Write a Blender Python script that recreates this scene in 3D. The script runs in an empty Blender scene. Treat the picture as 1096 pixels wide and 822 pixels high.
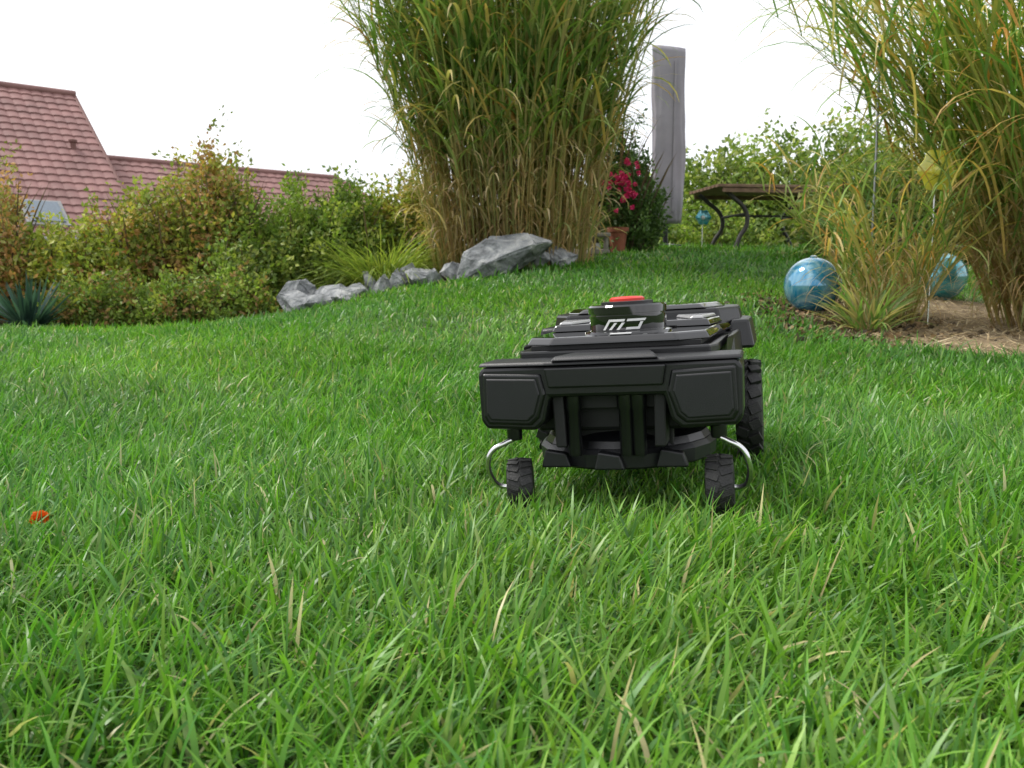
import bpy, bmesh, math, random
import numpy as np
from mathutils import Vector, Matrix
rng=np.random.default_rng(7); random.seed(7)
S=bpy.context.scene
R=math.radians
# ------------------------------------------------------------------ helpers
def sstep(a,b,x):
    t=np.clip((x-a)/(b-a),0,1); return t*t*(3-2*t)
def terr(x,y):
    x=np.asarray(x,float); y=np.asarray(y,float)
    k=.35
    up=.128*k*np.log1p(np.exp(np.clip((y-3.75)/k,-40,40)))
    up2=.128*k*np.log1p(np.exp(np.clip((y-9.2)/k,-40,40)))
    h=(up-up2)*sstep(-2.8,.4,x)
    h=h-.05*sstep(4,9,y)*(1-sstep(-3,-1,x))-.5*sstep(11,18,y)*(1-sstep(-6,0,x))
    h=h+.012*np.sin(x*1.7+.5)*np.sin(y*1.3)+.006*np.sin(x*4.1+y*2.7)
    h=h-.10*sstep(2.2,3.2,x)*(1-sstep(5,7,y))*sstep(3,4,y)
    h=h-.035*(1-sstep(2.5,5,y))
    return h
def tz(x,y): return float(terr(x,y))
def link(o,parent=None):
    S.collection.objects.link(o)
    if parent is not None: o.parent=parent
    return o
def empty(name,loc=(0,0,0),rot=(0,0,0)):
    e=bpy.data.objects.new(name,None); e.location=loc; e.rotation_euler=rot; e.empty_display_size=.1
    return link(e)
def np_mesh(name,V,F,mat,col=None,smooth=True,parent=None):
    me=bpy.data.meshes.new(name); V=np.ascontiguousarray(V,dtype=np.float32); F=np.ascontiguousarray(F,dtype=np.int32)
    m,k=F.shape
    me.vertices.add(len(V)); me.vertices.foreach_set('co',V.ravel())
    me.loops.add(m*k); me.loops.foreach_set('vertex_index',F.ravel())
    me.polygons.add(m); me.polygons.foreach_set('loop_start',np.arange(0,m*k,k,dtype=np.int32))
    me.polygons.foreach_set('use_smooth',np.full(m,smooth))
    if col is not None:
        a=me.color_attributes.new('Col','FLOAT_COLOR','POINT')
        x,y,z=V[:,0],V[:,1],V[:,2]
        nz=1+.10*np.sin(2.3*x+1.7*y+3*z)*np.sin(3.1*y-1.3*x+1)+.08*np.sin(6.1*x+5*z)*np.sin(5.3*y+4*z)
        c=np.ones((len(V),4),np.float32); c[:,:3]=col*nz[:,None]; a.data.foreach_set('color',c.ravel())
    me.update(calc_edges=True)
    me.materials.append(mat)
    return link(bpy.data.objects.new(name,me),parent)
def ribbons(root,az,L,W,lean,curve,K,col,col2,twist=None,taper=1.6,power=1.0):
    n=len(az); t=np.linspace(0,1,K+1)
    th=lean[:,None]+curve[:,None]*(t[None,:]**power)
    ds=(L/K)[:,None]
    thm=.5*(th[:,1:]+th[:,:-1])
    hx=np.concatenate([np.zeros((n,1)),np.cumsum(np.sin(thm)*ds,1)],1)
    hz=np.concatenate([np.zeros((n,1)),np.cumsum(np.cos(thm)*ds,1)],1)
    if twist is None: twist=rng.uniform(-.9,.9,n)
    C=np.stack([root[:,0:1]+hx*np.cos(az)[:,None],root[:,1:2]+hx*np.sin(az)[:,None],root[:,2:3]+hz],2)
    tw=az[:,None]+math.pi/2+twist[:,None]*(1+.5*t[None,:])
    prof=np.clip((.75+.9*t)*(1-t**taper),.04,1.2); prof[0]=.6
    w=W[:,None]*prof[None,:]*.5
    side=np.stack([np.cos(tw)*w,np.sin(tw)*w,np.zeros_like(w)],2)
    V=np.stack([C-side,C+side],2).reshape(-1,3)
    base=(np.arange(n)*(K+1)*2)[:,None]+(np.arange(K)*2)[None,:]
    F=np.stack([base,base+1,base+3,base+2],2).reshape(-1,4)
    cc=col[:,None,:]*(1-t[None,:,None])+col2[:,None,:]*t[None,:,None]
    cc=np.repeat(cc,2,axis=1).reshape(-1,3)
    return V,F,cc
def merge(parts):
    Vs,Fs,Cs=[],[],[];o=0
    for V,F,c in parts:
        Vs.append(V);Fs.append(F+o);Cs.append(c);o+=len(V)
    return np.concatenate(Vs),np.concatenate(Fs),np.concatenate(Cs)
def pick(pal,n,jit=.18,w=None):
    pal=np.array(pal); i=rng.choice(len(pal),n,p=w); c=pal[i]*rng.uniform(1-jit,1+jit,(n,1)); return c
def leaves(pos,d,size,wr,col,fold=.25):
    n=len(pos); r=rng.normal(size=(n,3)); s=np.cross(d,r); s/=np.linalg.norm(s,axis=1,keepdims=True)+1e-6
    nn=np.cross(s,d)
    size=size[:,None]
    a=pos; b=pos+d*size
    m=pos+d*size*.45
    l=m+s*size*wr*.5+nn*size*fold*.3; r2=m-s*size*wr*.5+nn*size*fold*.3
    V=np.stack([a,l,b,r2],1).reshape(-1,3)
    F=np.arange(n*4).reshape(-1,4)
    return V,F,np.repeat(col,4,axis=0)
# ------------------------------------------------------------------ materials
def newmat(name):
    m=bpy.data.materials.new(name); m.use_nodes=True; nt=m.node_tree
    b=nt.nodes['Principled BSDF']; return m,nt,b
def leafmat(name,rough=.45,trans=.35,spec=.4,tint=1.0):
    m,nt,b=newmat(name); N=nt.nodes
    at=N.new('ShaderNodeAttribute'); at.attribute_name='Col'
    mx=N.new('ShaderNodeVectorMath'); mx.operation='SCALE'; mx.inputs['Scale'].default_value=tint
    nt.links.new(at.outputs['Color'],mx.inputs[0])
    nt.links.new(mx.outputs[0],b.inputs['Base Color'])
    b.inputs['Roughness'].default_value=rough; b.inputs['Specular IOR Level'].default_value=spec
    tr=N.new('ShaderNodeBsdfTranslucent')
    m2=N.new('ShaderNodeVectorMath'); m2.operation='MULTIPLY'; m2.inputs[1].default_value=(1.2,1.35,.7)
    nt.links.new(mx.outputs[0],m2.inputs[0]); nt.links.new(m2.outputs[0],tr.inputs['Color'])
    ms=N.new('ShaderNodeMixShader'); ms.inputs[0].default_value=trans
    nt.links.new(b.outputs[0],ms.inputs[1]); nt.links.new(tr.outputs[0],ms.inputs[2])
    nt.links.new(ms.outputs[0],N['Material Output'].inputs['Surface'])
    return m
def mat(name,c,rough=.5,metal=0,c2=None,scale=20,bump=0,bscale=200,coat=0,spec=.5,detail=4):
    m,nt,b=newmat(name); N=nt.nodes
    tc=N.new('ShaderNodeTexCoord')
    c2=c2 or tuple(v*.8 for v in c)
    no=N.new('ShaderNodeTexNoise'); no.inputs['Scale'].default_value=scale; no.inputs['Detail'].default_value=detail
    nt.links.new(tc.outputs['Object'],no.inputs['Vector'])
    cr=N.new('ShaderNodeValToRGB'); cr.color_ramp.elements[0].position=.35; cr.color_ramp.elements[1].position=.65
    cr.color_ramp.elements[0].color=(*c2,1); cr.color_ramp.elements[1].color=(*c,1)
    nt.links.new(no.outputs['Fac'],cr.inputs[0]); nt.links.new(cr.outputs[0],b.inputs['Base Color'])
    b.inputs['Roughness'].default_value=rough; b.inputs['Metallic'].default_value=metal
    b.inputs['Coat Weight'].default_value=coat; b.inputs['Specular IOR Level'].default_value=spec
    if bump:
        n2=N.new('ShaderNodeTexNoise'); n2.inputs['Scale'].default_value=bscale; n2.inputs['Detail'].default_value=5
        nt.links.new(tc.outputs['Object'],n2.inputs['Vector'])
        bp=N.new('ShaderNodeBump'); bp.inputs['Strength'].default_value=bump; bp.inputs['Distance'].default_value=.01
        nt.links.new(n2.outputs['Fac'],bp.inputs['Height']); nt.links.new(bp.outputs[0],b.inputs['Normal'])
    return m
M_grass=leafmat('grass_blades',.38,.38,.45,1.5)
M_leaf=leafmat('foliage',.5,.35,.35,1.5)
M_reed=leafmat('reed_leaves',.5,.4,.35,1.5)
M_straw=leafmat('straw',.8,.1,.2,1.2)
M_soil=mat('soil',(.10,.07,.045),.95,c2=(.05,.035,.022),scale=9,bump=.8,bscale=60)
M_ground=mat('turf_soil',(.055,.11,.020),.95,c2=(.030,.058,.012),scale=6,bump=.6,bscale=50)
M_plastic=mat('black_plastic',(.006,.0063,.0075),.30,bump=.08,bscale=900)
M_plastic2=mat('charcoal_plastic',(.010,.0105,.0125),.40,bump=.12,bscale=900)
M_gloss=mat('gloss_black',(.003,.003,.004),.04,coat=1)
M_sky_sheen=mat('painted_sky_reflection',(.36,.36,.37),.25,coat=.4)  # light grey colour painted in for white sky mirrored in gloss black
M_dark=mat('underbody',(.005,.005,.006),.6)
M_rubber=mat('rubber',(.009,.009,.010),.55,c2=(.018,.018,.016),scale=60,bump=.3,bscale=400)
M_steel=mat('steel_rod',(.8,.8,.81),.25,metal=1)
M_red=mat('red_button',(.65,.03,.02),.35)
M_white=mat('white_print',(.75,.75,.75),.5)
# ------------------------------------------------------------------ world, sun, camera
w=bpy.data.worlds.new('World'); S.world=w; w.use_nodes=True; nt=w.node_tree
bg=nt.nodes['Background']; sky=nt.nodes.new('ShaderNodeTexSky'); sky.sky_type='NISHITA'; sky.sun_disc=False
SE,SA=R(56),R(-75)      # azimuth measured from +Y, clockwise positive
sky.sun_elevation=SE; sky.sun_rotation=SA; sky.dust_density=3
mx=nt.nodes.new('ShaderNodeMix'); mx.data_type='RGBA'; mx.inputs[0].default_value=.9
tc=nt.nodes.new('ShaderNodeTexCoord'); no=nt.nodes.new('ShaderNodeTexNoise'); no.inputs['Scale'].default_value=2.2; no.inputs['Detail'].default_value=5
nt.links.new(tc.outputs['Generated'],no.inputs['Vector'])
cr=nt.nodes.new('ShaderNodeValToRGB'); cr.color_ramp.elements[0].position=.3; cr.color_ramp.elements[0].color=(8.4,8.6,9.1,1); cr.color_ramp.elements[1].position=.7; cr.color_ramp.elements[1].color=(11.4,11.4,11.5,1)
nt.links.new(no.outputs['Fac'],cr.inputs[0])
nt.links.new(sky.outputs[0],mx.inputs[6]); nt.links.new(cr.outputs[0],mx.inputs[7]); nt.links.new(mx.outputs[2],bg.inputs['Color'])
bg.inputs['Strength'].default_value=.14
sd=bpy.data.lights.new('sun','SUN'); sd.energy=3.4; sd.angle=R(14); sd.color=(1,.96,.90)
so=link(bpy.data.objects.new('sun',sd))
v=Vector((math.sin(SA)*math.cos(SE),math.cos(SA)*math.cos(SE),math.sin(SE)))
so.rotation_euler=v.to_track_quat('Z','Y').to_euler(); so.location=(-5,8,10)
cd=bpy.data.cameras.new('camera'); co=link(bpy.data.objects.new('camera',cd)); co.location=(0,0,.36); co.rotation_euler=(R(90-6.7),0,0)
cd.lens=31.2; cd.sensor_width=36; cd.clip_start=.02; cd.clip_end=1000
cd.dof.use_dof=True; cd.dof.focus_distance=1.5; cd.dof.aperture_fstop=12
S.camera=co
S.view_settings.view_transform='Standard'; S.view_settings.look='None'; S.view_settings.exposure=0
# ------------------------------------------------------------------ ground
xs=np.concatenate([[-300,-120,-60,-30,-20],np.arange(-14,14.01,.1),[20,30,60,120,300]])
ys=np.concatenate([[-100,-30,-10,-5],np.arange(-2,20.01,.1),[25,35,60,120,300]])
X,Y=np.meshgrid(xs,ys); Z=terr(X,Y)
V=np.stack([X,Y,Z],2).reshape(-1,3); nx=len(xs)
ii=(np.arange(len(ys)-1)[:,None]*nx+np.arange(nx-1)[None,:]).ravel()
F=np.stack([ii,ii+1,ii+nx+1,ii+nx],1)
np_mesh('ground',V,F,M_ground)
def in_bed(x,y):
    a=np.arctan2(y-4.7,x-3.0); r=1+.05*np.sin(5*a)+.03*np.sin(11*a+1)
    return ((x-3.0)/1.45)**2+((y-4.7)/1.15)**2 < r
def edge_y(x):
    return np.interp(x,[-9,-1.8,-.5,.35,.75,1.25,1.6],[6.9,6.95,7.2,7.3,8.2,9.3,12.0])+.06*np.sin(x*5)
def sheet(name,x0,x1,y0,y1,step,maskf,m,off=.004):
    xs=np.arange(x0,x1,step); ys=np.arange(y0,y1,step); X,Y=np.meshgrid(xs,ys); Z=terr(X,Y)+off
    V=np.stack([X,Y,Z],2).reshape(-1,3); nx=len(xs)
    ii=(np.arange(len(ys)-1)[:,None]*nx+np.arange(nx-1)[None,:]).ravel()
    F=np.stack([ii,ii+1,ii+nx+1,ii+nx],1); c=V[F].mean(1); F=F[maskf(c[:,0],c[:,1])]
    return np_mesh(name,V,F,m)
M_mulch=mat('dry_mulch',(.34,.26,.16),.95,c2=(.18,.13,.08),scale=14,bump=.8,bscale=70)
sheet('mulch_bed',1.3,4.7,3.4,6.0,.04,in_bed,M_mulch,.006)
sheet('planting_soil',-9,2.2,6.6,13,.08,lambda x,y:y>edge_y(x)+.02,M_soil,.004)
# ------------------------------------------------------------------ mower placement
ML=Vector((.160,1.40,0.0)); MYAW=R(-16); MROLL=R(-3.6)
# ------------------------------------------------------------------ lawn
def lawn():
    parts=[]
    def zone(y0,y1,dens,K,lw,wscale):
        ax=.62*y1+.9
        n=int((y1-y0)*2*ax*dens)
        x=rng.uniform(-ax,ax,n); y=rng.uniform(y0,y1,n)
        keep=(np.abs(x)<.62*y+.6)&(~in_bed(x+rng.normal(0,.02,n),y+rng.normal(0,.02,n)))&(y<edge_y(x)+rng.normal(0,.03,n))
        cl=.5+.5*np.sin(x*13+2*np.sin(y*9))*np.sin(y*11+2*np.sin(x*7))
        fine=.5+.5*np.sin(x*41+3*np.sin(y*23))*np.sin(y*37+3*np.sin(x*29))
        keep&=rng.uniform(0,1,n)<(.50+.2*cl+.30*fine)
        x=x[keep];y=y[keep];cl=cl[keep]; n=len(x)
        dx=x-ML.x; dy=y-ML.y; c_,s_=math.cos(-MYAW),math.sin(-MYAW)
        lx=dx*c_-dy*s_; ly=dx*s_+dy*c_
        under=(np.abs(lx)<.20)&(ly>.02)&(ly<.64)
        L=rng.gamma(6,lw/6,n)*(.8+.38*cl); L=np.clip(L,.02,.12)
        near=(np.abs(lx)<.26)&(ly>-.10)&(ly<.66)
        L[near]=np.minimum(L[near],.062)
        L[under]=np.minimum(L[under],.045)
        big=np.sin(x*1.9+1)*np.sin(y*1.6+x)
        az=rng.uniform(0,2*math.pi,n)
        flow=np.sin(x*3+y*2)*1.5+np.cos(y*4-x)*1.0
        az=np.where(rng.uniform(0,1,n)<.35,flow+rng.normal(0,.5,n),az)
        lean=np.abs(rng.normal(.36,.32,n)); curve=rng.gamma(2.0,.50,n)
        W=rng.uniform(.0020,.0052,n)*wscale
        pal=[(.066,.175,.017),(.090,.208,.022),(.042,.130,.019),(.125,.235,.034),(.28,.28,.13)]
        c=pick(pal,n,.28,[.32,.32,.23,.10,.03])
        c*=(1+.15*big)[:,None]
        c[:,0]*=1+.14*big
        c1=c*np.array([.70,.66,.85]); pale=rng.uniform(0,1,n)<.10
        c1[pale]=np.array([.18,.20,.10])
        root=np.stack([x,y,terr(x,y)-.003],1)
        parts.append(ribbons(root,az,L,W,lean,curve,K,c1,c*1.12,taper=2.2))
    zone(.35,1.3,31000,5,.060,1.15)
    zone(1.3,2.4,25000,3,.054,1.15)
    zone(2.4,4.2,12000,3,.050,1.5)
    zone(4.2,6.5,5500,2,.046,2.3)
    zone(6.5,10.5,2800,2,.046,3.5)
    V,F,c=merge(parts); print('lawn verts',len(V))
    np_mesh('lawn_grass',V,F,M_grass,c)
lawn()
# ------------------------------------------------------------------ straw mulch + litter
def litter():
    n=16000
    x=rng.uniform(1.4,4.6,n); y=rng.uniform(3.5,5.9,n); k=in_bed(x,y); x=x[k];y=y[k];n=len(x)
    root=np.stack([x,y,terr(x,y)+.008+rng.uniform(0,.02,n)],1)
    c=pick([(.46,.36,.22),(.36,.27,.16),(.55,.47,.32),(.20,.15,.09)],n,.2)
    a=ribbons(root,rng.uniform(0,6.28,n),rng.uniform(.03,.12,n),rng.uniform(.003,.008,n),rng.uniform(1.25,1.6,n),rng.uniform(-.1,.3,n),2,c,c)
    V,F,c=merge([a]); np_mesh('straw_litter',V,F,M_straw,c)
    n=2200; x=rng.normal(1.78,.20,n); y=rng.normal(4.95,.38,n)
    d=rng.normal(size=(n,3)); d[:,2]*=.3; d/=np.linalg.norm(d,axis=1,keepdims=True)
    pos=np.stack([x,y,terr(x,y)+.018],1)
    V,F,c=leaves(pos,d,rng.uniform(.02,.055,n),.5,pick([(.14,.09,.05),(.22,.15,.08),(.08,.06,.04),(.05,.04,.03)],n))
    np_mesh('leaf_litter',V,F,M_straw,c)
litter()
# ------------------------------------------------------------------ foliage generators
def bush(name,lobes,ncl,lpc,lsize,pal,wts=None,wr=.55,spread=.10,sprig=0,m=None,jit=.25):
    vol=np.array([l[3]*l[4]*l[5] for l in lobes])**.75; pr=vol/vol.sum()
    ids=rng.choice(len(lobes),ncl,p=pr); lob=np.array(lobes)[ids]
    d=rng.normal(size=(ncl,3)); d/=np.linalg.norm(d,axis=1,keepdims=True); d[:,2]=np.abs(d[:,2])*1.0
    rad=rng.uniform(.35,1.0,ncl)**.5*(1+.12*np.sin(d[:,0]*7+ids)+rng.normal(0,.09,ncl))
    z0=lob[:,2]+lob[:,5]*.12
    c=np.stack([lob[:,0]+d[:,0]*lob[:,3]*rad,lob[:,1]+d[:,1]*lob[:,4]*rad,z0+d[:,2]*rad*lob[:,5]*.9],1)
    low=rng.uniform(0,1,ncl)<.25
    c[low,2]=lob[low,2]+rng.uniform(.02,.5,low.sum())*lob[low,5]
    td=d*.7+rng.normal(0,.45,(ncl,3))+np.array([0,0,.5]); td/=np.linalg.norm(td,axis=1,keepdims=True)
    tcol=pick(pal,ncl,jit,wts)
    parts=[]
    k=np.repeat(np.arange(ncl),lpc); n=len(k)
    tt=rng.uniform(-1,1,n)[:,None]
    pos=c[k]+td[k]*tt*spread*1.4+rng.normal(0,spread*.36,(n,3))
    ld=td[k]*.6+rng.normal(0,.7,(n,3)); ld/=np.linalg.norm(ld,axis=1,keepdims=True)
    parts.append(leaves(pos,ld,lsize*rng.uniform(.6,1.3,n),wr,tcol[k]*rng.uniform(.75,1.25,(n,1))))
    if sprig:
        for _ in range(sprig):
            l=lobes[rng.integers(len(lobes))]; x=l[0]+rng.uniform(-.8,.8)*l[3]; y=l[1]+rng.uniform(-.5,.5)*l[4]; z=l[2]+l[5]*rng.uniform(.6,.85)
            hh=rng.uniform(.2,.45); lean=rng.normal(0,.25,2); nn=24
            t=rng.uniform(0,1,nn); pos=np.stack([x+lean[0]*hh*t,y+lean[1]*hh*t,z+hh*t],1)+rng.normal(0,.012,(nn,3))
            ld=rng.normal(0,.7,(nn,3))+np.array([0,0,.4]); ld/=np.linalg.norm(ld,axis=1,keepdims=True)
            parts.append(leaves(pos,ld,lsize*rng.uniform(.6,1.1,nn),wr,pick(pal,nn,jit,wts)))
            p0=np.array([[x,y,z-.15]]); aa=np.array([math.atan2(lean[1],lean[0])]); ln=np.array([math.atan(np.hypot(*lean))])
            g=np.array([[.10,.075,.045]])
            parts.append(ribbons(p0,aa,np.array([hh+.17]),np.array([.007]),ln,np.array([0.]),3,g,g,twist=np.array([-aa[0]-math.pi/2]),taper=5))
    ns=int(14*len(lobes)+6); l=np.array(lobes)[rng.integers(0,len(lobes),ns)]
    root=np.stack([l[:,0]+rng.normal(0,.25,ns)*l[:,3],l[:,1]+rng.normal(0,.25,ns)*l[:,4],l[:,2]-.02],1)
    sc=np.tile(np.array([[.09,.065,.045]]),(ns,1))
    for tw in (0,1.57):
        parts.append(ribbons(root,np.linspace(0,40,ns),l[:,5]*.95,np.full(ns,.016),np.full(ns,.12),np.full(ns,.45),6,sc,sc,twist=np.full(ns,tw),taper=4))
    V,F,cc=merge(parts); return np_mesh(name,V,F,m or M_leaf,cc,smooth=False)
def reed(name,cx,cy,rx,ry,nst,h0,h1,out=.22,bias=(0,0),ll=(.5,1.0),lw=.013,lpf=9,green=None,warm=.15,drymax=.42,dry_n=5,stemcol=None,droop=1.0):
    a=rng.uniform(0,6.283,nst); r=np.sqrt(rng.uniform(0,1,nst))
    x=cx+rx*r*np.cos(a); y=cy+ry*r*np.sin(a); root=np.stack([x,y,terr(x,y)-.02],1)
    dx=r*np.cos(a)*out+bias[0]+rng.normal(0,.05,nst); dy=r*np.sin(a)*out+bias[1]+rng.normal(0,.05,nst)
    az=np.arctan2(dy,dx); mag=np.hypot(dx,dy)
    L=rng.uniform(h0,h1,nst); lean=mag*.55; curve=mag*1.2
    stemcol=stemcol or [(.30,.23,.11),(.40,.31,.16),(.22,.22,.08),(.26,.17,.08)]
    sc=pick(stemcol,nst,.25); sc2=pick([(.16,.21,.05),(.22,.23,.07)],nst,.2)
    parts=[]
    for tw in (0.2,1.7):
        parts.append(ribbons(root,az,L,np.full(nst,.010),lean,curve,10,sc,sc2,twist=np.full(nst,tw),taper=5))
    def along(t,idx):
        K=12; s=np.linspace(0,1,K+1)[None,:]*t[:,None]
        th=lean[idx][:,None]+curve[idx][:,None]*s; thm=.5*(th[:,1:]+th[:,:-1]); ds=(L[idx]*t/K)[:,None]
        h=(np.sin(thm)*ds).sum(1); z=(np.cos(thm)*ds).sum(1)
        return np.stack([root[idx,0]+h*np.cos(az[idx]),root[idx,1]+h*np.sin(az[idx]),root[idx,2]+z],1)
    idx=np.repeat(np.arange(nst),lpf); n=len(idx)
    t=rng.uniform(drymax*.8,1.0,n); p=along(t,idx)
    la=np.where(rng.uniform(0,1,n)<.55,az[idx]+rng.normal(0,.8,n),rng.uniform(0,6.283,n))
    green=green or [(.10,.17,.035),(.145,.215,.045),(.07,.13,.03),(.20,.25,.08)]
    c=pick(green,n,.22); wm=rng.uniform(0,1,n)<warm+.5*np.clip(.55-t,0,1)
    c[wm]=pick([(.42,.30,.09),(.46,.38,.16),(.38,.19,.05),(.32,.27,.11)],wm.sum(),.2)
    c2=c.copy(); tb=rng.uniform(0,1,n)<.25; c2[tb]=pick([(.42,.32,.12),(.40,.24,.09)],tb.sum(),.2)
    LL=rng.uniform(*ll,n)*(1.0-.25*t)
    parts.append(ribbons(p,la,LL,rng.uniform(.6,1.2,n)*lw,rng.uniform(.12,.6,n),droop*rng.uniform(.7,2.5,n),8,c,c2,taper=2.5,power=1.3))
    idx=np.repeat(np.arange(nst),dry_n); n=len(idx); t=rng.uniform(.04,drymax,n); p=along(t,idx)
    c=pick([(.38,.29,.16),(.46,.37,.22),(.26,.18,.10),(.32,.21,.10),(.17,.19,.07)],n,.25)
    parts.append(ribbons(p,rng.uniform(0,6.283,n),rng.uniform(.2,.5,n),rng.uniform(.5,1,n)*lw*.8,rng.uniform(.1,.6,n),rng.uniform(.8,3.0,n),6,c,c*.9,taper=2.5))
    V,F,cc=merge(parts); return np_mesh(name,V,F,M_reed,cc)
reed('tall_ornamental_grass',.02,7.75,.71,.40,510,2.2,3.3,out=.21,bias=(-.02,0),ll=(.5,.98),lw=.025,lpf=8,warm=.08,drymax=.42,dry_n=6)
reed('tall_ornamental_grass.001',3.10,4.75,.46,.5,250,1.5,2.7,out=.30,bias=(-.27,-.05),ll=(.7,1.3),lw=.017,lpf=9,warm=.30,drymax=.35,dry_n=9,
     green=[(.12,.21,.04),(.16,.25,.055),(.08,.16,.03),(.22,.28,.07)],droop=1.0)
reed('small_ornamental_grass',2.03,4.80,.15,.2,58,.45,1.10,out=.58,bias=(-.05,0),ll=(.3,.6),lw=.011,lpf=6,warm=.30,drymax=.4,dry_n=6)
def tuft(name,cx,cy,r,n,L,W,pal,lean=(.1,1.0),curve=(.8,2.0),m=None,z=0,K=7,taper=2.2):
    a=rng.uniform(0,6.283,n); rr=np.sqrt(rng.uniform(0,1,n))*r
    x=cx+rr*np.cos(a); y=cy+rr*np.sin(a)
    c=pick(pal,n,.2)
    V,F,cc=ribbons(np.stack([x,y,terr(x,y)+z],1),a+rng.normal(0,.5,n),rng.uniform(L*.6,L,n),rng.uniform(.7,1.1,n)*W,rng.uniform(*lean,n),rng.uniform(*curve,n),K,c*.8,c,taper=taper)
    return np_mesh(name,V,F,m or M_reed,cc)
tuft('fountain_grass',-1.12,7.75,.22,900,.75,.011,[(.20,.26,.05),(.26,.30,.06),(.14,.20,.04)])
tuft('fountain_grass.001',1.80,4.50,.09,150,.38,.014,[(.12,.20,.05),(.2,.24,.08),(.3,.25,.12)],curve=(.4,1.5))
tuft('yucca_plant',-3.88,7.15,.06,110,.5,.035,[(.028,.06,.05),(.04,.08,.065),(.02,.045,.04)],lean=(.1,1.35),curve=(.0,.25),m=M_leaf,K=5)
YG=[(.18,.21,.035),(.24,.25,.045),(.12,.16,.03),(.30,.23,.06),(.26,.14,.05)]
GR=[(.11,.17,.03),(.15,.21,.035),(.08,.12,.025),(.20,.23,.05)]
RB=[(.24,.13,.05),(.16,.16,.04),(.30,.17,.07),(.19,.19,.05)]
def L(x,y,rx,ry,h): return (x,y,tz(x,y),rx,ry,h)
bush('autumn_shrub',[L(-4.95,8.4,.45,.5,1.5),L(-4.6,7.9,.35,.4,.9)],900,20,.058,RB,spread=.11,sprig=18)
bush('yellow_green_shrub',[L(-4.0,8.3,.55,.5,.92),L(-3.4,8.2,.5,.5,1.15)],1150,24,.055,YG,[.3,.25,.25,.1,.1],spread=.10,sprig=16)
bush('tall_autumn_shrub',[L(-2.75,8.3,.50,.5,1.48),L(-3.1,8.3,.3,.4,1.2)],1150,22,.055,[(.18,.20,.04),(.24,.22,.05),(.12,.15,.03),(.26,.15,.06)],spread=.12,sprig=26)
bush('green_shrub',[L(-2.1,8.3,.5,.5,1.08),L(-1.55,8.3,.5,.5,.98),L(-2.4,7.7,.35,.3,.6)],1600,22,.052,GR,spread=.09,sprig=8)
bush('yellow_green_shrub.001',[L(-1.05,8.6,.4,.4,.92),L(-.75,8.4,.3,.4,.82)],800,22,.048,YG[:4],spread=.09,sprig=8)
bush('low_shrub',[L(-3.4,7.45,.5,.25,.4),L(-2.8,7.35,.4,.22,.35),L(-2.3,7.35,.35,.2,.4)],800,20,.042,GR+[(.2,.13,.05)],spread=.07)
bush('climbing_rose',[L(1.2,9.0,.28,.25,1.1),L(1.28,9.1,.22,.2,.75),L(1.0,9.0,.2,.2,1.5)],460,24,.05,[(.06,.11,.03),(.085,.14,.04),(.045,.08,.025)],spread=.08,sprig=7)
bush('background_shrub',[L(3.2,14,1.0,.8,1.55),L(4.2,14.3,1.1,.8,1.75),L(2.2,14.5,.7,.6,.9),L(5.4,14,1.2,.8,1.9)],1800,18,.10,GR+[(.17,.21,.06)],spread=.2,sprig=26)
bush('garden_shrub',[L(3.2,8.0,.7,.5,.85),L(4.2,7.6,.8,.6,1.2),L(5.2,7.4,.8,.6,1.6)],1600,20,.065,[(.08,.13,.03),(.13,.17,.035),(.18,.18,.06)],spread=.12,sprig=10)
bush('background_shrub.001',[L(1.9,13,.7,.5,.55),L(2.9,12.6,.7,.5,.6),L(.4,12,.8,.6,1.0)],800,22,.065,GR,spread=.12)
# ------------------------------------------------------------------ rocks
def rockmat():
    m,nt,b=newmat('rock'); N=nt.nodes; tc=N.new('ShaderNodeTexCoord')
    n1=N.new('ShaderNodeTexNoise'); n1.inputs['Scale'].default_value=6; n1.inputs['Detail'].default_value=9; n1.inputs['Distortion'].default_value=1.2
    cr=N.new('ShaderNodeValToRGB'); e=cr.color_ramp.elements; e[0].position=.30; e[0].color=(.09,.095,.10,1); e[1].position=.68; e[1].color=(.46,.46,.45,1); x=e.new(.5); x.color=(.24,.25,.26,1)
    n2=N.new('ShaderNodeTexNoise'); n2.inputs['Scale'].default_value=14; n2.inputs['Detail'].default_value=8
    bp=N.new('ShaderNodeBump'); bp.inputs['Strength'].default_value=1; bp.inputs['Distance'].default_value=.05
    nt.links.new(tc.outputs['Object'],n1.inputs['Vector']); nt.links.new(tc.outputs['Object'],n2.inputs['Vector'])
    nt.links.new(n1.outputs['Fac'],cr.inputs[0]); nt.links.new(cr.outputs[0],b.inputs['Base Color'])
    nt.links.new(n2.outputs['Fac'],bp.inputs['Height']); nt.links.new(bp.outputs[0],b.inputs['Normal']); b.inputs['Roughness'].default_value=.85
    return m
M_rock=rockmat()
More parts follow.
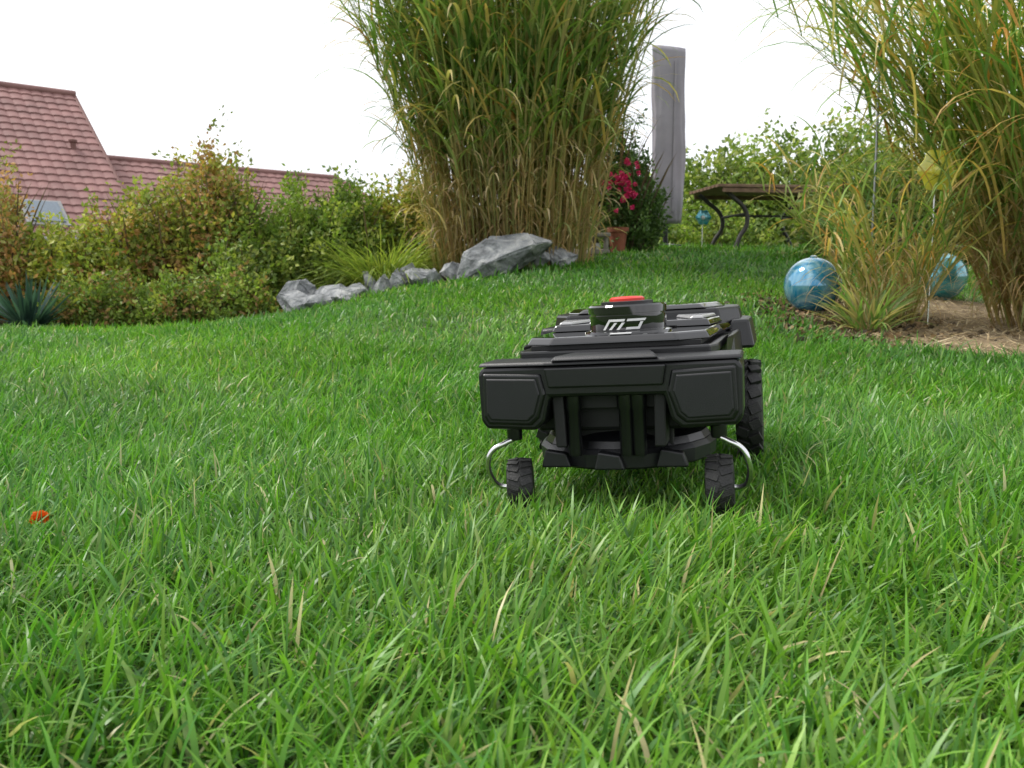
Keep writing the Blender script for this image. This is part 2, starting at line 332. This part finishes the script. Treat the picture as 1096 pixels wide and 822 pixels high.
def rock(name,x,y,sx,sy,sz,seed,parent=None,rot=0,tilt=0,dz=0):
    rs=np.random.default_rng(seed); bm=bmesh.new()
    p=rs.normal(size=(15,3)); p/=np.linalg.norm(p,axis=1,keepdims=True); p*=rs.uniform(.8,1.15,(15,1))
    for q in p: bm.verts.new((q[0]*sx,q[1]*sy,q[2]*sz))
    bmesh.ops.convex_hull(bm,input=bm.verts)
    bmesh.ops.delete(bm,geom=[v for v in bm.verts if not v.link_faces],context='VERTS')
    bmesh.ops.bevel(bm,geom=list(bm.edges),offset=min(sx,sy,sz)*.05,segments=1,affect='EDGES')
    bmesh.ops.triangulate(bm,faces=bm.faces)
    bmesh.ops.subdivide_edges(bm,edges=bm.edges,cuts=1)
    for v in bm.verts: v.co+=Vector(rs.normal(0,min(sx,sz)*.022,3))
    me=bpy.data.meshes.new(name); bm.to_mesh(me); bm.free(); me.materials.append(M_rock)
    o=link(bpy.data.objects.new(name,me),parent); o.location=(x,y,tz(x,y)+sz*.55+dz); o.rotation_euler=(0,tilt,rot); return o
rock('boulder',-.08,7.15,.42,.26,.20,3,tilt=R(-18),dz=.0)
re=empty('rock_edging')
for i,(x,y,sx,sy,sz) in enumerate([(.40,7.45,.14,.12,.13),(-.74,7.22,.17,.13,.12),(-.48,7.3,.11,.1,.10),(-.93,7.25,.12,.1,.11),(-1.06,7.15,.14,.1,.11),(-1.25,7.15,.14,.1,.09),(-1.40,7.08,.30,.16,.10),(-1.66,7.0,.20,.14,.13),(-1.74,7.2,.17,.12,.18),(-1.5,6.93,.18,.1,.07),(-.62,7.1,.09,.07,.08),(.22,7.35,.12,.1,.1),(-1.15,7.3,.14,.1,.14),(-.85,7.38,.12,.1,.13)]):
    rock('rock_%d'%(i+1),x,y,sx,sy,sz,20+i,parent=re,rot=i*.4)
# ------------------------------------------------------------------ generic mesh parts
def finish(name,bm,m,parent,bevel=0,seg=2,smooth=False,loc=None,rot=None):
    bmesh.ops.recalc_face_normals(bm,faces=bm.faces)
    me=bpy.data.meshes.new(name); bm.to_mesh(me); bm.free(); me.materials.append(m)
    o=link(bpy.data.objects.new(name,me),parent)
    if loc: o.location=loc
    if rot: o.rotation_euler=rot
    if bevel:
        b=o.modifiers.new('b','BEVEL'); b.width=bevel; b.segments=seg; b.limit_method='ANGLE'; b.angle_limit=R(28)
    if smooth:
        for p in me.polygons: p.use_smooth=True
    return o
def ext(name,pts,a0,a1,axis,m,parent,bevel=.003,inset=0,smooth=False):
    bm=bmesh.new(); c=Vector((sum(p[0] for p in pts)/len(pts),sum(p[1] for p in pts)/len(pts)))
    def mk(p,a):
        return {'x':(a,p[0],p[1]),'y':(p[0],a,p[1]),'z':(p[0],p[1],a)}[axis]
    A=[bm.verts.new(mk(p,a0)) for p in pts]
    B=[]
    for p in pts:
        q=Vector(p)-c; q=Vector((q.x-math.copysign(min(inset,abs(q.x)),q.x),q.y-math.copysign(min(inset,abs(q.y)),q.y)))+c
        B.append(bm.verts.new(mk(q,a1)))
    bm.faces.new(A); bm.faces.new(list(reversed(B))); n=len(pts)
    for i in range(n): bm.faces.new((A[i],B[i],B[(i+1)%n],A[(i+1)%n]))
    return finish(name,bm,m,parent,bevel,smooth=smooth)
def box(name,c,s,m,parent,bevel=.003,rot=None):
    bm=bmesh.new(); bmesh.ops.create_cube(bm,size=1,matrix=Matrix.Diagonal((*s,1)))
    return finish(name,bm,m,parent,bevel,loc=c,rot=rot)
def lathe(name,prof,m,parent,loc=(0,0,0),rot=None,n=48,smooth=True,cap=True):
    bm=bmesh.new(); rings=[]
    for r,z in prof: rings.append([bm.verts.new((r*math.cos(2*math.pi*i/n),r*math.sin(2*math.pi*i/n),z)) for i in range(n)])
    for a,b in zip(rings[:-1],rings[1:]):
        for i in range(n): bm.faces.new((a[i],a[(i+1)%n],b[(i+1)%n],b[i]))
    if cap: bm.faces.new(rings[0]); bm.faces.new(rings[-1])
    o=finish(name,bm,m,parent,loc=loc,rot=rot)
    if smooth:
        for p in o.data.polygons: p.use_smooth=True
        e=o.modifiers.new('e','EDGE_SPLIT'); e.split_angle=R(35)
    return o
def tube(name,pts,r,m,parent,res=6,smoothc=True):
    cu=bpy.data.curves.new(name,'CURVE'); cu.dimensions='3D'; cu.bevel_depth=r; cu.bevel_resolution=res; cu.use_fill_caps=True
    sp=cu.splines.new('BEZIER'); sp.bezier_points.add(len(pts)-1)
    for b,p in zip(sp.bezier_points,pts):
        b.co=p; b.handle_left_type=b.handle_right_type='AUTO' if smoothc else 'VECTOR'
    cu.resolution_u=10
    tmp=bpy.data.objects.new(name,cu); S.collection.objects.link(tmp)
    dg=bpy.context.evaluated_depsgraph_get(); me=bpy.data.meshes.new_from_object(tmp.evaluated_get(dg))
    bpy.data.objects.remove(tmp); me.materials.clear(); me.materials.append(m)
    for p in me.polygons: p.use_smooth=True
    return link(bpy.data.objects.new(name,me),parent)
def tire(name,loc,r,wd,nk,parent,yaw=0,knob=.1):
    e=bpy.data.objects.new(name,None); link(e,parent); e.location=loc; e.rotation_euler=(0,0,yaw); e.empty_display_size=.02
    h=wd/2
    lathe('tyre',[(r*.35,-h*.8),(r*.62,-h),(r*.85,-h*.92),(r*.94,-h*.6),(r*.975,0),(r*.94,h*.6),(r*.85,h*.92),(r*.62,h),(r*.35,h*.8)],M_rubber,e,rot=(0,R(90),0))
    bm=bmesh.new()
    for i in range(nk):
        for s in (-1,1):
            a=2*math.pi*(i+(.5 if s>0 else 0))/nk
            mt=Matrix.Rotation(a,4,'X')@Matrix.Translation((s*h*.46,0,r*.955))@Matrix.Rotation(s*R(22),4,'Z')@Matrix.Rotation(s*R(8),4,'Y')@Matrix.Diagonal((h*.85,2*math.pi*r/nk*.6,r*knob,1))
            bmesh.ops.create_cube(bm,size=1,matrix=mt)
    finish('tread_blocks',bm,M_rubber,e,bevel=r*.012)
    lathe('hub',[(r*.1,-h*.86),(r*.4,-h*.86),(r*.45,-h*.7),(r*.45,h*.7),(r*.4,h*.86),(r*.1,h*.86)],M_dark,e,rot=(0,R(90),0),n=24)
    return e
# ------------------------------------------------------------------ robotic mower (x right, y toward rear, z up)
mw=empty('robotic_lawn_mower',ML,(0,MROLL,MYAW))
ext('bumper',[(-.213,.218),(-.212,.140),(-.203,.126),(-.118,.122),(-.102,.136),(-.092,.176),(.092,.176),(.102,.136),(.118,.122),(.203,.126),(.212,.140),(.213,.218),(.205,.228),(-.205,.228)],0.0,.085,'y',M_plastic,mw,.006)
ext('bumper_top',[(-.214,.004),(-.10,-.008),(.10,-.008),(.214,.004),(.214,.10),(-.214,.10)],.2285,.235,'z',M_plastic2,mw,.003,inset=.004)
ext('bumper_center_cap',[(-.088,-.010),(.088,-.010),(.066,.105),(-.066,.105)],.2355,.243,'z',M_plastic2,mw,.003,inset=.008)
ext('bumper_band',[(-.092,.192),(.092,.192),(.098,.225),(-.098,.225)],-.010,.0,'y',M_plastic,mw,.003)
for s in (-1,1):
    P=[(s*.204,.220),(s*.104,.216),(s*.097,.184),(s*.110,.142),(s*.124,.130),(s*.198,.133),(s*.206,.146)]
    ext('headlight_panel',P,-.0001,-.005,'y',M_plastic,mw,.003,inset=.003)
    P2=[(s*.197,.211),(s*.112,.208),(s*.106,.184),(s*.117,.148),(s*.128,.138),(s*.192,.141),(s*.199,.151)]
    ext('panel_face',P2,-.0052,-.0080,'y',M_plastic2,mw,.002,inset=.002)
    ext('side_bracket',[(s*.094,.18),(s*.074,.18),(s*.072,.09),(s*.090,.09)],.018,.07,'y',M_dark,mw,.003)
box('rear_of_recess',(0,.095,.15),(.19,.02,.14),M_dark,mw)
for x in (-.060,.026,.047):
    lathe('sensor_tube',[(.0105,.075),(.0115,.08),(.0115,.15),(.014,.155),(.014,.182)],M_plastic,mw,loc=(x,.03,0),n=20)
ext('cross_beam',[(-.09,.150),(.09,.150),(.09,.178),(-.09,.178)],.045,.07,'y',M_dark,mw,.002)
ext('chassis',[(-.13,.07),(.13,.07),(.165,.16),(.165,.60),(.15,.66),(-.15,.66),(-.165,.60),(-.165,.16)],.11,.230,'z',M_dark,mw,.006)
lathe('cutting_deck',[(.150,.046),(.156,.050),(.158,.072),(.150,.080)],M_plastic2,mw,loc=(0,.20,0),n=20,smooth=False)
lathe('cutting_deck_top',[(.148,.0805),(.142,.092),(.105,.112),(.09,.114)],M_plastic,mw,loc=(0,.20,0),n=20,smooth=False)
for x in (-.10,-.005,.095):
    ext('deck_fin',[(x-.026,.05),(x+.026,.05),(x+.018,.074),(x-.018,.080)],.026+abs(x)*.25,.07,'y',M_plastic2,mw,.003)
# casters
for s,yw in ((-1,R(14)),(1,R(2))):
    cx=(.165 if s<0 else .172)*s; zc=.020; rw=.052 if s>0 else .048
    lathe('caster_socket',[(.012,.102),(.013,.106),(.013,.130)],M_plastic,mw,loc=(cx,.035,0),n=20)
    tube('caster_rod',[(cx,.035,.115),(cx,.030,.106),(cx+s*.012,.024,.099),(cx+s*.036,.016,.086),(cx+s*.044,.016,.068),(cx+s*.043,.034,.034),(cx+s*.034,.046,zc),(cx,.046,zc)],.0044,M_steel,mw)
    tire('caster_wheel',(cx-s*.002,.046,zc),rw,.046,18,mw,yaw=yw,knob=.05)
# upper body layers
ext('upper_body_lower',[(-.160,.085),(.160,.085),(.172,.12),(.176,.34),(.19,.40),(.19,.60),(-.19,.60),(-.19,.40),(-.176,.34),(-.172,.12)],.2305,.246,'z',M_plastic,mw,.004)
ext('upper_body_gap',[(-.145,.100),(.145,.100),(.155,.34),(.17,.41),(-.17,.41),(-.155,.34)],.2465,.254,'z',M_dark,mw,0)
ext('upper_body_gloss',[(-.110,.090),(.110,.090),(.160,.125),(.170,.34),(.185,.41),(-.185,.41),(-.170,.34),(-.160,.125)],.2545,.268,'z',M_gloss,mw,.004,inset=.008)
for s in (-1,1):
    ext('side_shell',[(s*.177,.18),(s*.198,.24),(s*.205,.42),(s*.19,.42),(s*.177,.36)],.175,.252,'z',M_plastic,mw,.005,inset=.006)
    ext('fender',[(s*.17,.43),(s*.225,.44),(s*.228,.62),(s*.19,.66),(s*.17,.64)],.212,.270,'z',M_plastic,mw,.006,inset=.010)
    tire('drive_wheel',(s*.208,.53,.075),.105,.055,20,mw)
    ext('side_panel_frame',[(s*.062,.28),(s*.150,.28),(s*.166,.41),(s*.05,.41)],.2685,.281,'z',M_gloss,mw,.003,inset=.006)
    ext('sky_reflection_panel',[(s*.112,.290),(s*.138,.290),(s*.155,.405),(s*.075,.405)],.2815,.287,'z',M_sky_sheen,mw,.002,inset=.004)  # grey plate added to imitate the sky's reflection on the glossy top
ext('rear_body',[(-.165,.43),(.165,.43),(.205,.50),(.205,.62),(.17,.68),(-.17,.68),(-.205,.62),(-.205,.50)],.2315,.296,'z',M_plastic,mw,.006,inset=.012)
ext('rear_cover',[(-.13,.44),(.13,.44),(.165,.50),(.165,.60),(.13,.65),(-.13,.65),(-.165,.60),(-.165,.50)],.2965,.306,'z',M_gloss,mw,.004,inset=.012)
# turret
TX,TY=.012,.190
lathe('turret_base',[(.078,.268),(.077,.271),(.070,.273)],M_gloss,mw,loc=(TX,TY,0),n=64)
lathe('turret',[(.067,.270),(.068,.273),(.068,.299),(.0655,.2995),(.0655,.302),(.0695,.3025),(.0695,.314),(.067,.317),(.050,.318)],M_gloss,mw,loc=(TX,TY,0),n=64)
lathe('stop_button_ring',[(.046,.318),(.046,.322),(.036,.323)],M_plastic2,mw,loc=(TX,TY,0))
lathe('stop_button',[(.031,.323),(.031,.327),(.027,.330),(.010,.331)],M_red,mw,loc=(TX,TY,0))
def emblem():
    bm=bmesh.new()
    def st(pts):
        k=6
        a0=[Vector(pts[0]).lerp(Vector(pts[1]),i/k) for i in range(k+1)]; a1=[Vector(pts[3]).lerp(Vector(pts[2]),i/k) for i in range(k+1)]
        def mk(q):
            an=-math.pi/2+(q[0]+.004)/.068; return bm.verts.new((TX+.0684*math.cos(an),TY+.0684*math.sin(an),q[1]-.002))
        A=[mk(q) for q in a0]; B=[mk(q) for q in a1]
        for i in range(k): bm.faces.new((A[i],A[i+1],B[i+1],B[i]))
    st([(-.040,.277),(-.035,.277),(-.022,.295),(-.027,.295)])
    st([(-.027,.291),(.000,.291),(.002,.295),(-.025,.295)])
    st([(-.028,.277),(-.023,.277),(-.012,.289),(-.017,.289)])
    st([(-.014,.277),(-.009,.277),(.001,.289),(-.004,.289)])
    st([(.004,.291),(.036,.291),(.039,.295),(.006,.295)])
    st([(.002,.277),(.026,.277),(.028,.281),(.004,.281)])
    st([(.023,.281),(.028,.281),(.033,.2895),(.028,.2895)])
    finish('emblem',bm,M_white,mw)
emblem()
box('front_label',(TX,.105,.2695),(.036,.014,.002),M_white,mw,.0005)
# ------------------------------------------------------------------ orange blossom on lawn
def blossom():
    e=empty('orange_flower',(-.70,1.285,tz(-.70,1.285)+.044))
    m=mat('orange_petal',(.85,.22,.02),.6,c2=(.70,.13,.01),scale=60)
    n=90; a=rng.uniform(0,6.283,n); el=rng.uniform(-.1,1.5,n)
    d=np.stack([np.cos(a)*np.cos(el),np.sin(a)*np.cos(el),np.sin(el)*.8],1)
    V,F,c=leaves(d*.005,d,rng.uniform(.010,.016,n),1.0,np.ones((n,3)))
    np_mesh('petals',V,F,m,None,parent=e)
    tube('stalk',[(0,0,-.05),(.004,0,-.02),(0,0,0)],.0015,mat('stalk',(.08,.14,.03),.6),e,2)
blossom()
# ------------------------------------------------------------------ parasol with cover
def parasol():
    x,y=1.69,9.9; z0=tz(x,y); e=empty('covered_parasol',(x,y,z0))
    mc=mat('cover_fabric',(.33,.31,.35),.85,c2=(.27,.255,.29),scale=4,bump=.5,bscale=9)
    bm=bmesh.new(); n=72; rings=[]
    zs=np.linspace(.28,2.14,40)
    for j,z in enumerate(zs):
        t=(z-.28)/1.86; row=[]
        for i in range(n):
            a=2*math.pi*i/n; c_,s_=math.cos(a),math.sin(a)
            f=1+.05*math.sin(3*a+2.0*math.sin(t*5))+.03*math.sin(9*a+t*8)+.02*math.sin(t*23+3*a)
            r=(.185+.008*math.sin(t*5)-.025*(1-t))*f
            X_=math.copysign(abs(c_)**.6,c_)*r; Y_=math.copysign(abs(s_)**.8,s_)*r*.42
            row.append(bm.verts.new((X_+.01*math.sin(t*3),Y_,z-.12*X_*(t>.97))))
        rings.append(row)
    for a,b in zip(rings[:-1],rings[1:]):
        for i in range(n): bm.faces.new((a[i],a[(i+1)%n],b[(i+1)%n],b[i]))
    bm.faces.new(rings[-1]); bm.faces.new(rings[0])
    finish('cover',bm,mc,e,smooth=True)
    md=mat('pole_metal',(.05,.05,.055),.4,metal=.6)
    lathe('pole',[(.028,0),(.028,.3)],md,e); lathe('base',[(.22,0),(.22,.04),(.05,.06)],md,e)
    box('zip_strip',(.06,-.085,1.2),(.02,.012,1.6),mc,e)
parasol()
# ------------------------------------------------------------------ garden table
def table():
    x,y=2.62,9.3; z0=tz(x,y); e=empty('garden_table',(x,y,z0),(0,0,R(8)))
    mwood=mat('weathered_wood',(.24,.15,.095),.7,c2=(.15,.09,.055),scale=12,bump=.4,bscale=40)
    mi=mat('wrought_iron',(.05,.045,.042),.6,bump=.2)
    for i in range(8):
        box('slat_%d'%(i+1),(0,-.38+i*.108,.60+.002*(i%2)),(1.36,.095,.03),mwood,e,.004)
    box('apron_front',(0,-.40,.56),(1.26,.025,.045),mwood,e,.003); box('apron_rear',(0,.40,.56),(1.26,.025,.045),mwood,e,.003)
    for sx in (-1,1):
        for sy in (-1,1):
            tube('leg',[(sx*.60,sy*.34,.58),(sx*.50,sy*.34,.50),(sx*.36,sy*.33,.37),(sx*.34,sy*.33,.24),(sx*.42,sy*.34,.10),(sx*.46,sy*.35,-.02)],.022,mi,e,4)
        tube('stretcher',[(sx*.35,-.33,.34),(sx*.35,.33,.34)],.012,mi,e,3)
    tube('long_stretcher',[(-.35,0,.34),(.35,0,.34)],.012,mi,e,3)
table()
# ------------------------------------------------------------------ gazing balls, ornaments, stakes
def glassmat(name,c,c2,sc=3):
    m,nt,b=newmat(name); N=nt.nodes; tc=N.new('ShaderNodeTexCoord')
    n1=N.new('ShaderNodeTexNoise'); n1.inputs['Scale'].default_value=sc; n1.inputs['Detail'].default_value=3; n1.inputs['Distortion'].default_value=2.5
    cr=N.new('ShaderNodeValToRGB'); e=cr.color_ramp.elements; e[0].position=.42; e[0].color=(*c,1); e[1].position=.72; e[1].color=(*c2,1)
    nt.links.new(tc.outputs['Object'],n1.inputs['Vector']); nt.links.new(n1.outputs['Fac'],cr.inputs[0]); nt.links.new(cr.outputs[0],b.inputs['Base Color'])
    b.inputs['Roughness'].default_value=.06; b.inputs['Coat Weight'].default_value=1; b.inputs['Metallic'].default_value=.4
    return m
M_blue=glassmat('blue_glass',(.015,.22,.42),(.35,.55,.62),5)
M_teal=glassmat('teal_glass',(.02,.32,.42),(.25,.5,.55),6)
def ball(name,x,y,r,m):
    e=empty(name,(x,y,tz(x,y)))
    bm=bmesh.new(); bmesh.ops.create_uvsphere(bm,u_segments=48,v_segments=32,radius=r)
    finish('glass_sphere',bm,m,e,smooth=True,loc=(0,0,r*.98))
    lathe('foot_ring',[(r*.35,0),(r*.38,.012),(r*.3,.03)],M_teal,e,n=32)
    lathe('neck',[(r*.12,r*1.95),(r*.13,r*2.02),(r*.05,r*2.05)],m,e,n=24)
ball('gazing_ball',1.70,5.05,.158,M_blue)
ball('gazing_ball.001',2.84,5.9,.155,M_teal)
def ornament(name,x,y,z,r,m,m2,yaw=0):
    e=empty(name,(x,y,tz(x,y)),(0,0,yaw)); zz=z-tz(x,y)
    bm=bmesh.new(); n=48; c=bm.verts.new((0,.01,zz)); ring=[]
    for i in range(n):
        a=2*math.pi*i/n; rr=r*(1+.08*math.cos(6*a)); ring.append(bm.verts.new((rr*math.cos(a),-.02,zz+rr*math.sin(a))))
    for i in range(n): bm.faces.new((c,ring[i],ring[(i+1)%n]))
    o=finish('glass_plate',bm,m,e,smooth=True); s=o.modifiers.new('s','SOLIDIFY'); s.thickness=.006
    lathe('centre_boss',[(r*.3,0),(r*.25,.02),(r*.05,.03)],m2,e,loc=(0,-.005,zz),rot=(R(90),0,0),n=24)
    tube('stake',[(0,.02,-.1),(0,.02,zz)],.005,M_steel,e,3)
M_yel=mat('yellow_glass',(.75,.66,.05),.15,c2=(.7,.70,.15),scale=5,coat=1)
ornament('garden_glass_flower',1.95,9.2,.36+65/949*9.2,.075,M_teal,M_white)
ornament('garden_glass_flower.001',2.16,4.6,.91,.105,M_yel,M_yel)
def stake(name,x,y,h,r=.007):
    e=empty(name,(x,y,tz(x,y))); m=mat('galvanised',(.35,.37,.38),.4,metal=.8)
    tube('rod',[(0,0,-.1),(.005,0,h*.5),(0,0,h)],r,m,e,4); lathe('cap',[(r*1.5,h),(r*1.5,h+.02),(.002,h+.03)],m,e,n=16)
stake('plant_stake',2.0,5.0,1.45)
# ------------------------------------------------------------------ post, pots, lantern, roses
def post():
    e=empty('wooden_post',(.84,9.0,tz(.84,9.0))); m=mat('dark_post',(.05,.05,.052),.7)
    box('shaft',(0,0,.55),(.07,.07,1.1),m,e,.006); box('cap',(0,0,1.115),(.10,.10,.03),m,e,.006)
    box('cross_arm',(.2,0,.95),(.36,.04,.04),m,e,.004)
post()
def pot(name,x,y,r,h):
    m=mat('terracotta',(.30,.10,.055),.85,c2=(.24,.08,.045),bump=.2)
    e=empty(name,(x,y,tz(x,y))); lathe('pot',[(r*.65,0),(r*.9,h*.8),(r*1.05,h*.82),(r*1.08,h),(r*.92,h),(r*.88,h*.9)],m,e)
    lathe('soil',[(r*.01,h*.9),(r*.88,h*.905)],M_soil,e,cap=False)
pot('terracotta_pot',1.03,8.75,.10,.24)
def lantern():
    x,y=.82,8.55; e=empty('stone_lantern',(x,y,tz(x,y))); m=mat('pale_stone',(.33,.31,.27),.9,bump=.4)
    box('base',(0,0,.02),(.20,.18,.04),m,e,.005)
    for sx in (-1,1):
        for sy in (-1,1): box('pillar',(sx*.075,sy*.065,.10),(.03,.03,.118),m,e,.003)
    box('roof',(0,0,.18),(.22,.20,.035),m,e,.008); box('candle',(0,0,.075),(.04,.04,.06),M_white,e,.004)
lantern()
def roses():
    m=mat('pink_petal',(.80,.06,.24),.6,c2=(.65,.03,.15),scale=30); parts=[]
    for _ in range(46):
        c=np.array([rng.normal(1.06,.09),8.64+rng.uniform(-.08,.08),rng.normal(1.28,.10)])
        n=30; d=rng.normal(size=(n,3)); d/=np.linalg.norm(d,axis=1,keepdims=True); d[:,1]-=.3
        parts.append(leaves(c+d*.004,d,rng.uniform(.018,.028,n),1.0,np.ones((n,3))))
    V,F,c=merge(parts); np_mesh('pink_roses',V,F,m,None,smooth=False)
roses()
# ------------------------------------------------------------------ house
def house():
    yaw=R(42); e=empty('tiled_roof_house',(-12.8,26.7,-.5),(0,0,yaw))
    mt=mat('roof_tiles',(.25,.125,.115),.7,c2=(.17,.085,.078),scale=1.8,detail=9)
    mwall=mat('render_wall',(.45,.40,.33),.9,c2=(.40,.36,.30),bump=.2,bscale=40)
    mtrim=mat('verge_trim',(.16,.07,.06),.7); mg=mat('window_glass',(.10,.14,.18),.1,coat=1); mf=mat('window_frame',(.25,.25,.25),.5)
    def tiles(name,x0,x1,ytop,ztop,ybot,zbot,hipR=0):
        Ls=math.hypot(ybot-ytop,ztop-zbot); nr=int(Ls/.33); per=.29
        xs=np.arange(x0,x1+.01,per/8); ts=[];off=[]
        for i in range(nr):
            for f,h in ((0,.0),(.5,.014),(.97,.032)): ts.append((i+f)/nr); off.append(h)
        ts=np.array(ts);off=np.array(off)
        X,T=np.meshgrid(xs,ts); O=np.meshgrid(xs,off)[1]
        wav=.028*np.abs(np.sin(X/per*math.pi))**.7
        dirn=np.array([ybot-ytop,zbot-ztop])/Ls; nrm=np.array([-abs(dirn[1])*(1 if ybot<ytop else -1),abs(dirn[0])])
        H=O+wav
        XX=X.copy()
        if hipR: XX=np.minimum(X,x1-hipR*(1-T))
        V=np.stack([XX,ytop+(ybot-ytop)*T+nrm[0]*H,ztop+(zbot-ztop)*T+nrm[1]*H],2).reshape(-1,3)
        nx=len(xs); ii=(np.arange(len(ts)-1)[:,None]*nx+np.arange(nx-1)[None,:]).ravel()
        F=np.stack([ii,ii+1,ii+nx+1,ii+nx],1)
        np_mesh(name,V,F,mt,parent=e,smooth=False)
    tiles('roof_front',-14,0,0,6.2,-5.4,1.85); tiles('roof_rear',-14,0,0,6.2,5.4,1.85)
    tube('ridge_cap',[(-14,0,6.24),(0.05,0,6.24)],.10,mt,e,4)
    for s in (-1,1): 
        tube('verge',[(0.02,0,6.19),(0.02,s*5.4,1.83)],.06,mtrim,e,3,False)
    ext('walls',[(-4.9,0),(4.9,0),(4.9,2.1),(0,6.0),(-4.9,2.1)],-13.8,-.25,'x',mwall,e,0)
    tube('gutter',[(-14,-5.48,1.80),(0,-5.48,1.80)],.07,mf,e,4)
    for x in (-10,-6.5,-3):
        box('window_frame',(x,-4.92,1.15),(1.3,.06,1.0),mf,e,.01); box('window_pane',(x,-4.96,1.15),(1.1,.03,.8),mg,e,0)
    box('door',(-1.2,-4.93,.95),(1.0,.07,1.9),mf,e,.01)
    sl=math.atan2(4.35,5.4)
    yy=-4.75; zs=6.2-.8056*4.75
    box('skylight_frame',(-2.2,yy,zs+.06),(.95,1.0,.12),mf,e,.01,rot=(sl,0,0)); box('skylight_glass',(-2.2,yy-.04,zs+.11),(.75,.8,.06),mg,e,.0,rot=(sl,0,0))
    lathe('roof_vent',[(.07,0),(.07,.22),(.11,.24),(.11,.30),(.02,.34)],mtrim,e,loc=(-.75,-2.3,4.3),n=20)
    yr=-.9; zr=4.35
    tiles('wing_roof_front',.05,9.9,yr,zr,yr-2.9,2.35,hipR=1.7); tiles('wing_roof_rear',.05,9.9,yr,zr,yr+2.9,2.35,hipR=1.7)
    bm=bmesh.new(); bm.faces.new([bm.verts.new(p) for p in ((8.22,yr,zr+.01),(9.92,yr-2.9,2.35),(9.92,yr+2.9,2.35))]); finish('wing_hip',bm,mt,e)
    tube('wing_ridge_cap',[(.05,yr,zr+.03),(8.2,yr,zr+.03)],.09,mt,e,4)
    for s in (-1,1): tube('hip_cap',[(8.2,yr,zr+.03),(9.92,yr+s*2.9,2.38)],.08,mt,e,4,False)
    box('wing_walls',(4.8,yr,1.17),(9.5,5.2,2.34),mwall,e,0)
    box('wing_window',(4.5,yr-2.62,1.3),(1.4,.06,1.1),mg,e,0)
house()
print('done')
